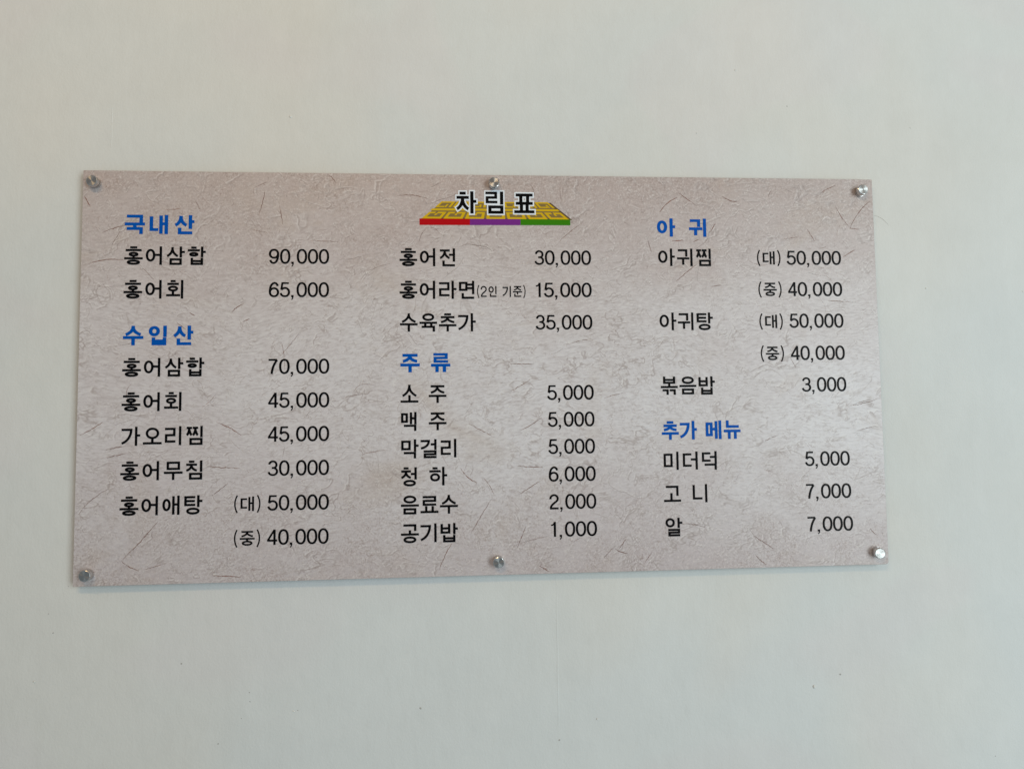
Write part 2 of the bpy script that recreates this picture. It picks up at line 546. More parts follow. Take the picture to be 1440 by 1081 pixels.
# syllables: letters in ink boxes of a 100 x 100 cell ('H', y, x0, x1) bar, ('V', x, y0, y1) stem (centre lines)
G = {
    '홍': [('h', 7, 0, 93, 56), ('V', 50, 52, 63), ('H', 65, 0, 100), ('o', 14, 72, 86, 100)],
    '어': [('o', 2, 14, 57, 82), ('H', 46, 54, 82), ('V', 88, 0, 100)],
    '삼': [('s', 0, 4, 66, 58), ('V', 78, 0, 60), ('H', 30, 78, 100), ('m', 17, 64, 84, 100)],
    '합': [('h', 2, 0, 68, 55), ('V', 80, 0, 58), ('H', 29, 80, 100), ('b', 18, 61, 86, 100)],
    '회': [('h', 6, 0, 72, 62), ('V', 39, 60, 78), ('H', 82, 0, 80), ('V', 91, 0, 100)],
    '국': [('g', 10, 0, 90, 42), ('H', 48, 0, 100), ('V', 50, 48, 66), ('g', 10, 64, 90, 100)],
    '내': [('n', 0, 8, 46, 84), ('V', 60, 3, 98), ('H', 46, 60, 86), ('V', 88, 0, 100)],
    '산': [('s', 0, 4, 66, 60), ('V', 80, 0, 72), ('H', 34, 80, 100), ('n', 18, 66, 90, 100)],
    '수': [('s', 8, 0, 92, 52), ('H', 60, 0, 100), ('V', 50, 60, 100)],
    '입': [('o', 3, 2, 58, 54), ('V', 83, 0, 58), ('b', 18, 60, 90, 100)],
    '가': [('gc', 0, 10, 58, 92), ('V', 78, 0, 100), ('H', 46, 78, 100)],
    '오': [('o', 14, 6, 86, 66), ('V', 50, 64, 86), ('H', 88, 0, 100)],
    '리': [('r', 2, 8, 62, 86), ('V', 88, 0, 100)],
    '찜': [('j', 0, 4, 37, 54), ('j', 35, 4, 72, 54), ('V', 88, 0, 60), ('m', 20, 63, 95, 100)],
    '무': [('m', 14, 4, 86, 48), ('H', 62, 0, 100), ('V', 50, 62, 100)],
    '침': [('c', 0, 0, 68, 58), ('V', 88, 0, 60), ('m', 20, 64, 95, 100)],
    '애': [('o', 0, 16, 47, 80), ('V', 62, 3, 98), ('H', 46, 62, 88), ('V', 90, 0, 100)],
    '탕': [('t', 3, 4, 62, 56), ('V', 78, 0, 62), ('H', 30, 78, 100), ('o', 14, 64, 86, 100)],
    '대': [('d', 4, 12, 50, 82), ('V', 66, 3, 98), ('H', 46, 66, 88), ('V', 92, 0, 100)],
    '중': [('j', 8, 0, 92, 42), ('H', 53, 0, 100), ('V', 50, 53, 68), ('o', 14, 66, 86, 100)],
    '전': [('j', 0, 6, 66, 60), ('H', 36, 58, 84), ('V', 88, 0, 74), ('n', 18, 68, 94, 100)],
    '라': [('r', 0, 8, 60, 86), ('V', 78, 0, 100), ('H', 46, 78, 100)],
    '면': [('m', 2, 6, 54, 56), ('H', 21, 50, 86), ('H', 41, 50, 86), ('V', 88, 0, 74), ('n', 18, 68, 94, 100)],
    '인': [('o', 2, 4, 62, 62), ('V', 86, 0, 74), ('n', 18, 68, 92, 100)],
    '기': [('gc', 0, 8, 62, 92), ('V', 88, 0, 100)],
    '준': [('j', 8, 0, 92, 42), ('H', 53, 0, 100), ('V', 50, 53, 78), ('n', 14, 70, 90, 100)],
    '육': [('o', 16, 0, 84, 42), ('H', 52, 0, 100), ('V', 33, 52, 68), ('V', 67, 52, 68), ('g', 12, 68, 88, 100)],
    '추': [('c', 8, 0, 92, 54), ('H', 66, 0, 100), ('V', 50, 66, 100)],
    '주': [('j', 8, 4, 92, 50), ('H', 62, 0, 100), ('V', 50, 62, 100)],
    '류': [('r', 12, 0, 88, 52), ('H', 64, 0, 100), ('V', 31, 64, 100), ('V', 69, 64, 100)],
    '소': [('s', 8, 0, 92, 66), ('V', 50, 56, 90), ('H', 91, 0, 100)],
    '맥': [('m', 3, 6, 44, 58), ('V', 62, 2, 66), ('H', 34, 62, 86), ('V', 88, 0, 67), ('g', 20, 68, 94, 102)],
    '막': [('m', 3, 6, 56, 58), ('V', 80, 0, 66), ('H', 34, 80, 100), ('g', 17, 67, 86, 102)],
    '걸': [('gc', 0, 4, 56, 54), ('H', 28, 60, 84), ('V', 88, 0, 58), ('r', 18, 60, 95, 102)],
    '청': [('c', 0, 0, 64, 62), ('H', 36, 60, 84), ('V', 88, 0, 66), ('o', 16, 67, 90, 102)],
    '하': [('h', 0, 2, 64, 78), ('V', 78, 0, 100), ('H', 46, 78, 100)],
    '음': [('o', 14, 0, 86, 42), ('H', 53, 0, 100), ('m', 14, 67, 86, 100)],
    '료': [('r', 12, 4, 88, 56), ('V', 32, 58, 86), ('V', 68, 58, 86), ('H', 89, 0, 100)],
    '공': [('g', 14, 2, 86, 38), ('V', 50, 34, 56), ('H', 56, 0, 100), ('o', 14, 66, 86, 102)],
    '밥': [('b', 3, 4, 58, 56), ('V', 80, 0, 60), ('H', 30, 80, 100), ('b', 17, 63, 86, 102)],
    '아': [('o', 0, 12, 56, 82), ('V', 78, 0, 100), ('H', 46, 78, 100)],
    '귀': [('g', 6, 4, 66, 46), ('H', 56, 0, 78), ('V', 38, 56, 92), ('V', 91, 0, 100)],
    '볶': [('b', 14, 0, 86, 40), ('V', 50, 40, 56), ('H', 58, 0, 100), ('g', 10, 70, 46, 101), ('g', 52, 70, 88, 101)],
    '메': [('m', 0, 10, 44, 84), ('H', 46, 40, 64), ('V', 66, 3, 98), ('V', 90, 0, 100)],
    '뉴': [('n', 14, 0, 90, 40), ('H', 57, 0, 100), ('V', 32, 57, 100), ('V', 68, 57, 100)],
    '미': [('m', 2, 10, 58, 84), ('V', 88, 0, 100)],
    '더': [('d', 2, 10, 56, 84), ('H', 44, 52, 84), ('V', 88, 0, 100)],
    '덕': [('d', 2, 6, 56, 58), ('H', 32, 52, 84), ('V', 88, 0, 68), ('g', 18, 68, 94, 102)],
    '고': [('g', 12, 6, 86, 62), ('V', 44, 46, 88), ('H', 88, 0, 100)],
    '니': [('n', 4, 4, 64, 84), ('V', 88, 0, 100)],
    '알': [('o', 1, 2, 56, 52), ('V', 78, 0, 56), ('H', 28, 78, 100), ('r', 16, 60, 86, 101)],
    '차': [('c', 0, 2, 66, 88), ('V', 78, 0, 102), ('H', 46, 78, 100)],
    '림': [('r', 2, 0, 64, 55), ('V', 86, 0, 60), ('m', 16, 64, 95, 102)],
    '표': [('p', 8, 8, 92, 60), ('V', 36, 60, 88), ('V', 64, 60, 88), ('H', 92, 0, 100)],
}
DW = 68.0


def digit(p, ch):
    """100 high, drawn on centre lines; returns advance width"""
    if ch == '0':
        p.path(arc(34, 50, 28, 44.5, 0, 354, 59, 2.25), True)
    elif ch == '1':
        p.path([(44, 0), (44, 100)])
        p.path(qbez((18, 22.5), (38, 23), (42, 3)), k=0.72)
    elif ch == '2':
        p.path(arc(33, 30, 26, 24.5, 175, 362, 20, 2.1) + cbez((58.8, 32), (58, 52), (11, 62), (8.5, 93), 14)[1:], k=0.98)
        p.h(3, 64, 94.5)
    elif ch == '3':
        p.path(arc(33, 28.5, 24, 23.5, 188, 362, 18, 2.1) + qbez((57, 29), (56, 47), (36, 48), 6)[1:] + [(26, 48)], k=0.96)
        p.path([(34, 48)] + arc(33, 71, 28, 23.5, -82, 172, 24, 2.1), k=0.96)
    elif ch == '4':
        p.v(50, 0, 100)
        p.path([(48, 4), (7, 69), (7, 71)], k=0.86)
        p.h(2, 68, 71.5)
    elif ch == '5':
        p.path([(60, 5.5), (16, 5.5), (9, 50.5)], k=0.9)
        p.path(qbez((10, 51), (18, 39), (33, 38.5), 8) + arc(33, 66.5, 28.5, 28, -88, 168, 26, 2.1)[1:], k=0.98)
    elif ch == '6':
        p.path(arc(35, 67.5, 27.5, 27, 0, 350, 35, 2.1), True)
        p.path(cbez((59.5, 25), (54, -6), (7, -8), (7, 66), 22))
    elif ch == '7':
        p.path([(4, 5.5), (60, 5.5)], k=0.95)
        p.path(cbez((61, 6), (42, 30), (29, 58), (25, 100)))
    elif ch == '9':
        p.path(arc(33, 32.5, 27.5, 27, 180, 530, 35, 2.1), True)
        p.path(cbez((8.5, 75), (14, 106), (61, 108), (61, 34), 22))
    elif ch == ',':
        p.path([(9, 87), (9, 101)], k=1.1)
        p.path(qbez((12.5, 99), (12.5, 111), (3, 117), 5), k=0.5)
        return 39.0
    return 75.5


def paren(p, left=True, h0=-8, h1=110):
    pts = cbez((20, h0), (-1, h0 + 38), (-1, h1 - 38), (20, h1), 14)
    if not left:
        pts = [(24 - x, y) for x, y in pts]
    p.path(pts, k=0.9)


def glyph_strokes(ch, w, num_w=None):
    p = Pen(w)
    if ch in G:
        narrow = any(s[0] == 'V' and s[1] >= 86 for s in G[ch]) and not any(s[0] in ('H', 'o') and s[3] > 98 for s in G[ch])
        for s in G[ch]:
            if narrow:
                s = (s[0], s[1] * 0.945, s[2], s[3]) if s[0] == 'V' else (
                    (s[0], s[1], s[2] * 0.945, s[3] * 0.945) if s[0] == 'H' else (s[0], s[1] * 0.945, s[2], s[3] * 0.945, s[4]))
            if s[0] == 'H':
                p.h(s[2], s[3], s[1])
            elif s[0] == 'V':
                p.v(s[1], s[2], s[3])
            else:
                jamo(p, *s)
        # bars given by centre line must stay inside the cell
        return p, 100.0
    if ch in '()':
        paren(p, ch == '(')
        return p, 26.0
    adv = digit(p, ch)
    return p, adv


def strip(pts, closed, wv, wh, k):
    """offset a polyline into quads with mitred joins; stem width wv, bar width wh"""
    P = [np.array(q, float) for q in pts]
    Q = [P[0]]
    for q in P[1:]:
        if np.linalg.norm(q - Q[-1]) > 1e-4:
            Q.append(q)
    P = Q
    n = len(P)
    if closed and np.linalg.norm(P[0] - P[-1]) < 1e-4:
        P.pop()
        n -= 1

    def half(d):
        # pen width seen across direction d
        c = abs(d[0])
        return 0.5 * (wh * c * c + wv * (1 - c * c)) * k

    left, right = [], []
    segs = [(P[(i + 1) % n] - P[i]) for i in range(n if closed else n - 1)]
    segs = [s / np.linalg.norm(s) for s in segs]
    for i in range(n):
        if closed:
            a, b = segs[i - 1], segs[i]
        else:
            a = segs[i - 1] if i > 0 else segs[0]
            b = segs[i] if i < n - 1 else segs[-1]
        na, nb = np.array([-a[1], a[0]]), np.array([-b[1], b[0]])
        ha, hb = half(a), half(b)
        cr = a[0] * b[1] - a[1] * b[0]
        if abs(cr) < 0.08:
            off = (na * ha + nb * hb) / 2
        else:
            # intersection of the two offset lines
            A = np.array([[a[0], -b[0]], [a[1], -b[1]]])
            t = np.linalg.solve(A, nb * hb - na * ha)
            off = na * ha + a * t[0]
            ln = np.linalg.norm(off)
            lim = 2.2 * max(ha, hb)
            if ln > lim:
                off *= lim / ln
        left.append(P[i] + off)
        right.append(P[i] - off)
    return left, right


def lay(text, mode, w, advs=None):
    """list of (pen, xoffset); ink bounds"""
    out = []
    x = 0.0
    for ch in text:
        if ch == '_':
            x += 1.0 if mode != 'digits' else 40
            continue
        out.append(ch)
    return out


class TextMesh:
    def __init__(self):
        self.V, self.F, self.k = [], [], 0

    def glyph(self, p, ox, oy, sx, sy, y0, grow=0.0):
        """ox, oy: board position (m) of the cell's top left; sx, sy metres per glyph unit"""
        wv, wh = p.w
        for pts, closed, k in p.s:
            kk = 1.0 if isinstance(k, str) else k
            pp = pts
            if grow:
                # outline: every straight run is its own slab with square ends
                q = list(pts) + ([pts[0]] if closed and len(pts) < 8 else [])
                runs, cur = [], [q[0]]
                for i in range(1, len(q)):
                    cur.append(q[i])
                    if i < len(q) - 1:
                        d0 = np.array(q[i], float) - np.array(q[i - 1], float)
                        d1 = np.array(q[i + 1], float) - np.array(q[i], float)
                        if np.dot(d0, d1) < 0.6 * np.linalg.norm(d0) * np.linalg.norm(d1):
                            runs.append(cur)
                            cur = [q[i]]
                runs.append(cur)
                if len(runs) > 1:
                    sub = Pen(p.w)
                    for rn in runs:
                        ext = []
                        for (u, v) in ((rn[0], rn[1]), (rn[-1], rn[-2])):
                            u, v = np.array(u, float), np.array(v, float)
                            inner = not (np.allclose(u, pts[0]) or np.allclose(u, pts[-1])) or closed
                            d = (u - v) / np.linalg.norm(u - v)
                            e = (wv if abs(d[0]) > abs(d[1]) else wh) / 2 if inner else 0
                            ext.append(tuple(u + d * e))
                        sub.s.append(([ext[0]] + list(rn[1:-1]) + [ext[1]], False, k))
                    self.glyph(sub, ox, oy, sx, sy, y0, grow)
                    continue
            if grow and not closed:
                a, b = np.array(pts[0], float), np.array(pts[1], float)
                c, d = np.array(pts[-1], float), np.array(pts[-2], float)
                ua, uc = (a - b) / np.linalg.norm(a - b), (c - d) / np.linalg.norm(c - d)
                pp = [tuple(a + ua * grow)] + list(pts) + [tuple(c + uc * grow)]
            L, R = strip(pp, closed, wv + 2 * grow / kk, wh + 2 * grow / kk, kk)
            y = y0 - 0.000006 * self.k
            self.k = (self.k + 1) % 40
            base = len(self.V)
            n = len(L)
            for q in L:
                self.V.append((ox + q[0] * sx, y, oy - q[1] * sy))
            for q in R:
                self.V.append((ox + q[0] * sx, y, oy - q[1] * sy))
            for i in range(n if closed else n - 1):
                j = (i + 1) % n
                f = (base + i, base + j, base + n + j, base + n + i)
                self.F.append(f)
        return self

    def build(self, name, mat):
        # make every face look at -y
        F = []
        for f in self.F:
            a, b, c = (np.array(self.V[f[i]]) for i in (0, 1, 2))
            nn = np.cross(b - a, c - a)
            F.append(f if nn[1] < 0 else tuple(reversed(f)))
        return on_sign(link(name, mesh(name, self.V, F), mat))


def ink_bounds(p):
    xs = []
    for pts, closed, k in p.s:
        kk = 1.0 if isinstance(k, str) else k
        L, R = strip(pts, closed, p.w[0], p.w[1], kk)
        xs += [q[0] for q in L + R]
    return min(xs), max(xs)


W_NAME = (13.3, 11.8)
W_HEAD = (17.5, 15.0)
W_DIGIT = (15.2, 12.9)


def hangul_line(name, text, x0, x1, zc, hgt, w, mat, wide=1.0, space=0.62, grow=0.0, y=-0.0003, part=None):
    """ink runs exactly from x0 to x1 (mm), glyph height hgt (mm), centre height zc"""
    s = hgt / 100.0
    cells, c = [], 0.0
    for ch in text:
        if ch == '_':
            c += space
        else:
            cells.append((ch, c))
            c += 1.0
    pens = [(glyph_strokes(ch, w)[0], c) for ch, c in cells]
    b0 = ink_bounds(pens[0][0])[0]
    b1 = ink_bounds(pens[-1][0])[1]
    sx = s * wide
    if len(pens) > 1:
        pitch = ((x1 - x0) - (b1 - b0) * sx) / pens[-1][1]
    else:
        pitch = 0
        sx = (x1 - x0) / (b1 - b0)
    tm = part or TextMesh()
    for p, c in pens:
        tm.glyph(p, (x0 - b0 * sx + c * pitch) / 1000, (zc + hgt / 2) / 1000, sx / 1000, s / 1000, y, grow)
    if part is None:
        return tm.build(name, mat)
    return tm


def digit_line(name, text, x0, x1, zc, hgt, mat, w=W_DIGIT, y=-0.0003):
    s = hgt / 100.0
    c = 0.0
    pens = []
    for ch in text:
        p, adv = glyph_strokes(ch, w)
        pens.append((p, c))
        c += adv
    b0 = pens[0][1] + ink_bounds(pens[0][0])[0]
    b1 = pens[-1][1] + ink_bounds(pens[-1][0])[1]
    sx = (x1 - x0) / (b1 - b0)
    tm = TextMesh()
    for p, c in pens:
        tm.glyph(p, (x0 + (c - b0) * sx) / 1000, (zc + hgt / 2) / 1000, sx / 1000, s / 1000, y)
    return tm.build(name, mat)


def small_line(name, text, x0, x1, zc, hgt, mat, cw=0.92, y=-0.0003):
    """parenthesised note in condensed letters; widths in cells, scaled to fit"""
    s = hgt / 100.0
    w = (13.4, 11.8)
    pens, c = [], 0.0
    for ch in text:
        if ch == '_':
            c += 42
            continue
        p, adv = glyph_strokes(ch, w if ch not in '()' else (10.5, 10.5))
        pens.append((p, c))
        c += adv + (12 if ch in G or ch == '(' else 7)
    b0 = pens[0][1] + ink_bounds(pens[0][0])[0]
    b1 = pens[-1][1] + ink_bounds(pens[-1][0])[1]
    sx = (x1 - x0) / (b1 - b0)
    tm = TextMesh()
    for p, c in pens:
        tm.glyph(p, (x0 + (c - b0) * sx) / 1000, (zc + hgt / 2) / 1000, sx / 1000, s / 1000, y)
    return tm.build(name, mat)


HEAD, NAME, PRICE, SIZE = 'section_heading', 'dish_name', 'price', 'size_note'
# kind, text, left, right, centre height (mm on the panel)
LINES = [
    ('h', '국내산', -539.5, -440.5, 220.0),
    ('n', '홍어삼합', -539.2, -423.6, 173.8),
    ('p', '90,000', -332.8, -245.0, 173.4),
    ('n', '홍어회', -539.1, -454.8, 124.1),
    ('p', '65,000', -332.5, -245.0, 123.6),
    ('h', '수입산', -538.6, -439.6, 56.4),
    ('n', '홍어삼합', -538.6, -423.4, 10.1),
    ('p', '70,000', -331.8, -244.2, 10.0),
    ('n', '홍어회', -538.5, -454.8, -39.7),
    ('p', '45,000', -332.1, -244.0, -39.5),
    ('n', '가오리찜', -537.8, -424.2, -89.1),
    ('p', '45,000', -332.0, -244.0, -88.8),
    ('n', '홍어무침', -538.2, -424.0, -138.8),
    ('p', '30,000', -331.8, -244.0, -138.1),
    ('n', '홍어애탕', -538.2, -423.2, -188.5),
    ('s', '(대)', -378.6, -341.5, -189.0),
    ('p', '50,000', -331.8, -244.0, -188.0),
    ('s', '(중)', -378.4, -341.5, -238.2),
    ('p', '40,000', -331.8, -244.2, -237.1),
    ('n', '홍어전', -141.2, -58.3, 172.8),
    ('p', '30,000', 61.8, 148.5, 172.9),
    ('n', '홍어라면', -141.2, -29.8, 123.5),
    ('x', '(2인_기준)', -25.6, 47.5, 120.8),
    ('p', '15,000', 63.3, 148.6, 123.3),
    ('n', '수육추가', -140.8, -28.1, 74.3),
    ('p', '35,000', 62.0, 148.7, 74.0),
    ('h', '주_류', -140.4, -66.5, 14.2),
    ('n', '소_주', -140.2, -72.6, -32.2),
    ('p', '5,000', 77.9, 148.8, -32.3),
    ('n', '맥_주', -139.6, -72.7, -72.6),
    ('p', '5,000', 78.4, 149.1, -72.5),
    ('n', '막걸리', -139.4, -58.5, -113.0),
    ('p', '5,000', 78.5, 149.1, -113.0),
    ('n', '청_하', -139.8, -72.2, -153.8),
    ('p', '6,000', 78.5, 149.4, -153.9),
    ('n', '음료수', -140.1, -56.9, -195.1),
    ('p', '2,000', 79.0, 149.4, -194.8),
    ('n', '공기밥', -140.2, -57.1, -236.2),
    ('p', '1,000', 80.8, 149.8, -235.3),
    ('h', '아_귀', 252.1, 329.6, 220.6),
    ('n', '아귀찜', 252.8, 335.6, 174.1),
    ('s', '(대)', 408.9, 446.4, 173.3),
    ('p', '50,000', 456.1, 543.9, 174.0),
    ('s', '(중)', 409.5, 446.4, 123.9),
    ('p', '40,000', 456.6, 543.8, 124.7),
    ('n', '아귀탕', 252.5, 335.8, 74.8),
    ('s', '(대)', 409.4, 446.5, 74.0),
    ('p', '50,000', 457.0, 543.8, 75.3),
    ('s', '(중)', 409.8, 446.5, 24.4),
    ('p', '40,000', 457.3, 543.8, 25.2),
    ('n', '볶음밥', 251.9, 336.0, -23.4),
    ('p', '3,000', 473.0, 544.1, -23.7),
    ('a', '추가_메뉴', 251.6, 373.9, -91.4),
    ('n', '미더덕', 253.4, 335.5, -137.2),
    ('p', '5,000', 473.6, 544.8, -137.6),
    ('n', '고_니', 252.5, 319.3, -186.5),
    ('p', '7,000', 473.6, 545.0, -187.0),
    ('n', '알', 253.8, 279.6, -235.9),
    ('p', '7,000', 474.1, 545.8, -236.6),
]
for kind, text, x0, x1, zc in LINES:
    if kind == 'h':
        o = hangul_line(HEAD, text, x0, x1, zc, 28.6, W_HEAD, M_BLUE, 1.0)
        o["label"] = "bold blue section heading"
    elif kind == 'a':
        o = hangul_line(HEAD, text, x0, x1, zc, 28.2, (16.5, 14.0), M_BLUE, 0.93, 0.42)
        o["label"] = "bold blue section heading"
    elif kind == 'n':
        hangul_line(NAME, text, x0, x1, zc, 27.4, W_NAME, M_BLACK, 0.955)
    elif kind == 'p':
        digit_line(PRICE, text, x0, x1, zc, 22.0, M_BLACK)
    elif kind == 's':
        small_line(SIZE, text, x0, x1, zc + 0.4, 21.0, M_BLACK)
    elif kind == 'x':
        small_line(SIZE, text, x0, x1, zc + 0.2, 16.6, M_BLACK)


# ------------------------------------------------------------------ title emblem
def poly_part(name, polys, y, mat, parent=None):
    V, F = [], []
    for i, P in enumerate(polys):
        b = len(V)
        V += [(x / 1000, y, z / 1000) for x, z in P]
        F.append(tuple(range(b, b + len(P))))
    G_ = []
    for f in F:
        a, b, c = (np.array(V[f[i]]) for i in (0, 1, 2))
        G_.append(f if np.cross(b - a, c - a)[1] < 0 else tuple(reversed(f)))
    return on_sign(link(name, mesh(name, V, G_), mat))


ZB, ZT = 232.0, 258.5       # the receding yellow lattice between these heights


def lat(u, v):
    """lattice plane: u 0..1 across, v 0 (front) .. 1 (back), drawn foreshortened"""
    z = ZB + (ZT - ZB) * (v ** 0.92)
    f = (z - ZB) / (ZT - ZB)
    xl = -110.0 + 31.0 * f
    xr = 117.5 - 33.0 * f
    return (xl + (xr - xl) * u, z)


def lat_rect(u0, u1, v0, v1, n=1):
    return [lat(u0, v0), lat(u1, v0), lat(u1, v1), lat(u0, v1)]


shade = [[(a + 3.2, b - 0.8) for a, b in lat_rect(0.0, 1.0, 0.0, 1.0)]]
poly_part("emblem_shadow", shade, -0.00014, M_SHADE).data.materials[0] = M_SHADE
poly_part("emblem_ground", [lat_rect(0.015, 0.985, 0.03, 0.98)], -0.00018, ink("emblem_tan", (0.22, 0.15, 0.055)))
bars = [lat_rect(0, 1, 0.44, 0.56)]
for k in range(7):
    a, b = k / 7 + 0.008, (k + 1) / 7 - 0.008
    w = 0.020
    th = 0.085
    # front row: squared hooks open at the top
    bars.append(lat_rect(a, b, 0.0, th))
    bars.append(lat_rect(a, a + w, th, 0.36))
    bars.append(lat_rect(b - w, b, th, 0.36))
    bars.append(lat_rect(a + w, a + w + 0.030, 0.27, 0.36))
    bars.append(lat_rect(b - w - 0.042, b - w, 0.27, 0.36))
    bars.append(lat_rect(b - w - 0.048, b - w - 0.034, 0.17, 0.27))
    # back row
    bars.append(lat_rect(a, b, 0.91, 1.0))
    bars.append(lat_rect(a, a + w, 0.64, 0.91))
    bars.append(lat_rect(b - w, b, 0.64, 0.91))
    bars.append(lat_rect(a + w, a + w + 0.055, 0.64, 0.71))
    bars.append(lat_rect(b - w - 0.034, b - w - 0.018, 0.64, 0.82))
poly_part("lattice_emblem", bars, -0.00022, M_YELLOW)
poly_part("red_bar", [[(-111.3, 222.0), (-35.5, 222.3), (-35.5, 231.9), (-111.3, 231.9)]], -0.00024, M_RED)
poly_part("purple_bar", [[(-35.5, 222.3), (41.2, 222.7), (41.2, 231.9), (-35.5, 231.9)]], -0.00024, M_PURPLE)
poly_part("green_bar", [[(41.2, 222.7), (117.6, 223.0), (117.6, 231.9), (41.2, 231.9)]], -0.00024, M_GREEN)

tx0, tx1, tz, th_ = -56.0, 62.8, 257.4, 33.6
pt = TextMesh()
hangul_line("x", '차림표', tx0, tx1, tz, th_, (16.0, 13.5), M_WHITE, 0.92, grow=6.6, y=-0.00026, part=pt)
pt.build("title_outline", M_WHITE)
hangul_line("title", '차림표', tx0, tx1, tz, th_, (16.0, 13.5), M_BLACK, 0.92, y=-0.00052)


# ------------------------------------------------------------------ printed fibres
def build_fibres():
    rnd = random.Random(11)
    V, F, C = [], [], []

    def hair(pts, w, a, t):
        nonlocal V
        n = len(pts)
        base = len(V)
        y = -0.00006 - 0.00000018 * (len(C) % 300)
        for i, (x, z) in enumerate(pts):
            q0, q1 = pts[max(0, i - 1)], pts[min(n - 1, i + 1)]
            dx, dz = q1[0] - q0[0], q1[1] - q0[1]
            ln = math.hypot(dx, dz) or 1
            k = math.sin(math.pi * (i + 0.25) / (n - 0.5)) ** 0.6
            hw = w * 0.5 * (0.35 + 0.65 * k)
            px, pz = -dz / ln * hw, dx / ln * hw
            V += [(x + px, y, z + pz), (x - px, y, z - pz)]
            C.extend([(a * (0.35 + 0.65 * k), t, 0, 1)] * 2)
        for i in range(n - 1):
            b = base + 2 * i
            F.append((b, b + 2, b + 3, b + 1))

    def inside(pts):
        return all(abs(x) < 0.5975 and abs(z) < 0.2975 for x, z in pts)

    def curve(x, z, L, ang, bend, wob=0.15):
        n = max(6, int(L / 0.004))
        pts = []
        ph = rnd.uniform(0, 6.28)
        for i in range(n + 1):
            pts.append((x, z))
            aa = ang + bend * (i / n - 0.5) * 2 + wob * math.sin(ph + i * 0.9)
            x += math.cos(aa) * L / n
            z += math.sin(aa) * L / n
        return pts

    # long hairs
    for _ in range(130):
        z = rnd.uniform(-0.295, 0.295)
        if rnd.random() < 0.35:
            z = abs(z) * 0.55 + 0.13
        x = rnd.uniform(-0.6, 0.6)
        L = rnd.choice([rnd.uniform(0.012, 0.03), rnd.uniform(0.02, 0.055)])
        ang = rnd.gauss(0.35, 0.55) if rnd.random() < 0.7 else rnd.uniform(0, 6.28)
        pts = curve(x, z, L, ang, rnd.gauss(0, 0.45))
        if inside(pts):
            strong = rnd.random() < 0.22
            hair(pts, rnd.uniform(0.0005, 0.0009), rnd.uniform(0.5, 0.85) if strong else rnd.uniform(0.12, 0.32), rnd.random() ** 1.5)
    # fine short nap, denser near the top and bottom edges
    for _ in range(4200):
        z = rnd.uniform(-0.296, 0.296)
        dens = 0.42 + 0.58 * min(1, max(0, (abs(z) - 0.10) / 0.14))
        x = rnd.uniform(-0.597, 0.597)
        if rnd.random() > dens:
            continue
        L = rnd.uniform(0.003, 0.010)
        ang = rnd.gauss(0.25, 0.4) if abs(z) < 0.14 else rnd.uniform(0, 6.28)
        pts = curve(x, z, L, ang, rnd.gauss(0, 0.8), 0.3)
        if inside(pts):
            hair(pts, rnd.uniform(0.0004, 0.0008), rnd.uniform(0.08, 0.30), rnd.random())
    # the strokes one can pick out in the photograph
    for x0, z0, x1, z1, bx, bz, w, a, t in SEEN:
        n = 14
        mx, mz = (x0 + x1) / 2 + bx, (z0 + z1) / 2 + bz
        pts = [(p / 1000, q / 1000) for p, q in qbez((x0, z0), (mx, mz), (x1, z1), n)]
        pts = [(p + rnd.gauss(0, 0.00025), q + rnd.gauss(0, 0.00025)) for p, q in pts]
        if inside(pts):
            hair(pts, w * 1.25, min(1.0, a * 1.15), min(1.0, t + 0.25))
    me = mesh("printed_fibre", V, F)
    ca = me.color_attributes.new("tone", 'FLOAT_COLOR', 'POINT')
    ca.data.foreach_set("color", [c for cc in C for c in cc])
    o = on_sign(link("printed_fibre", me, M_FIBRE))
    o["kind"] = "stuff"


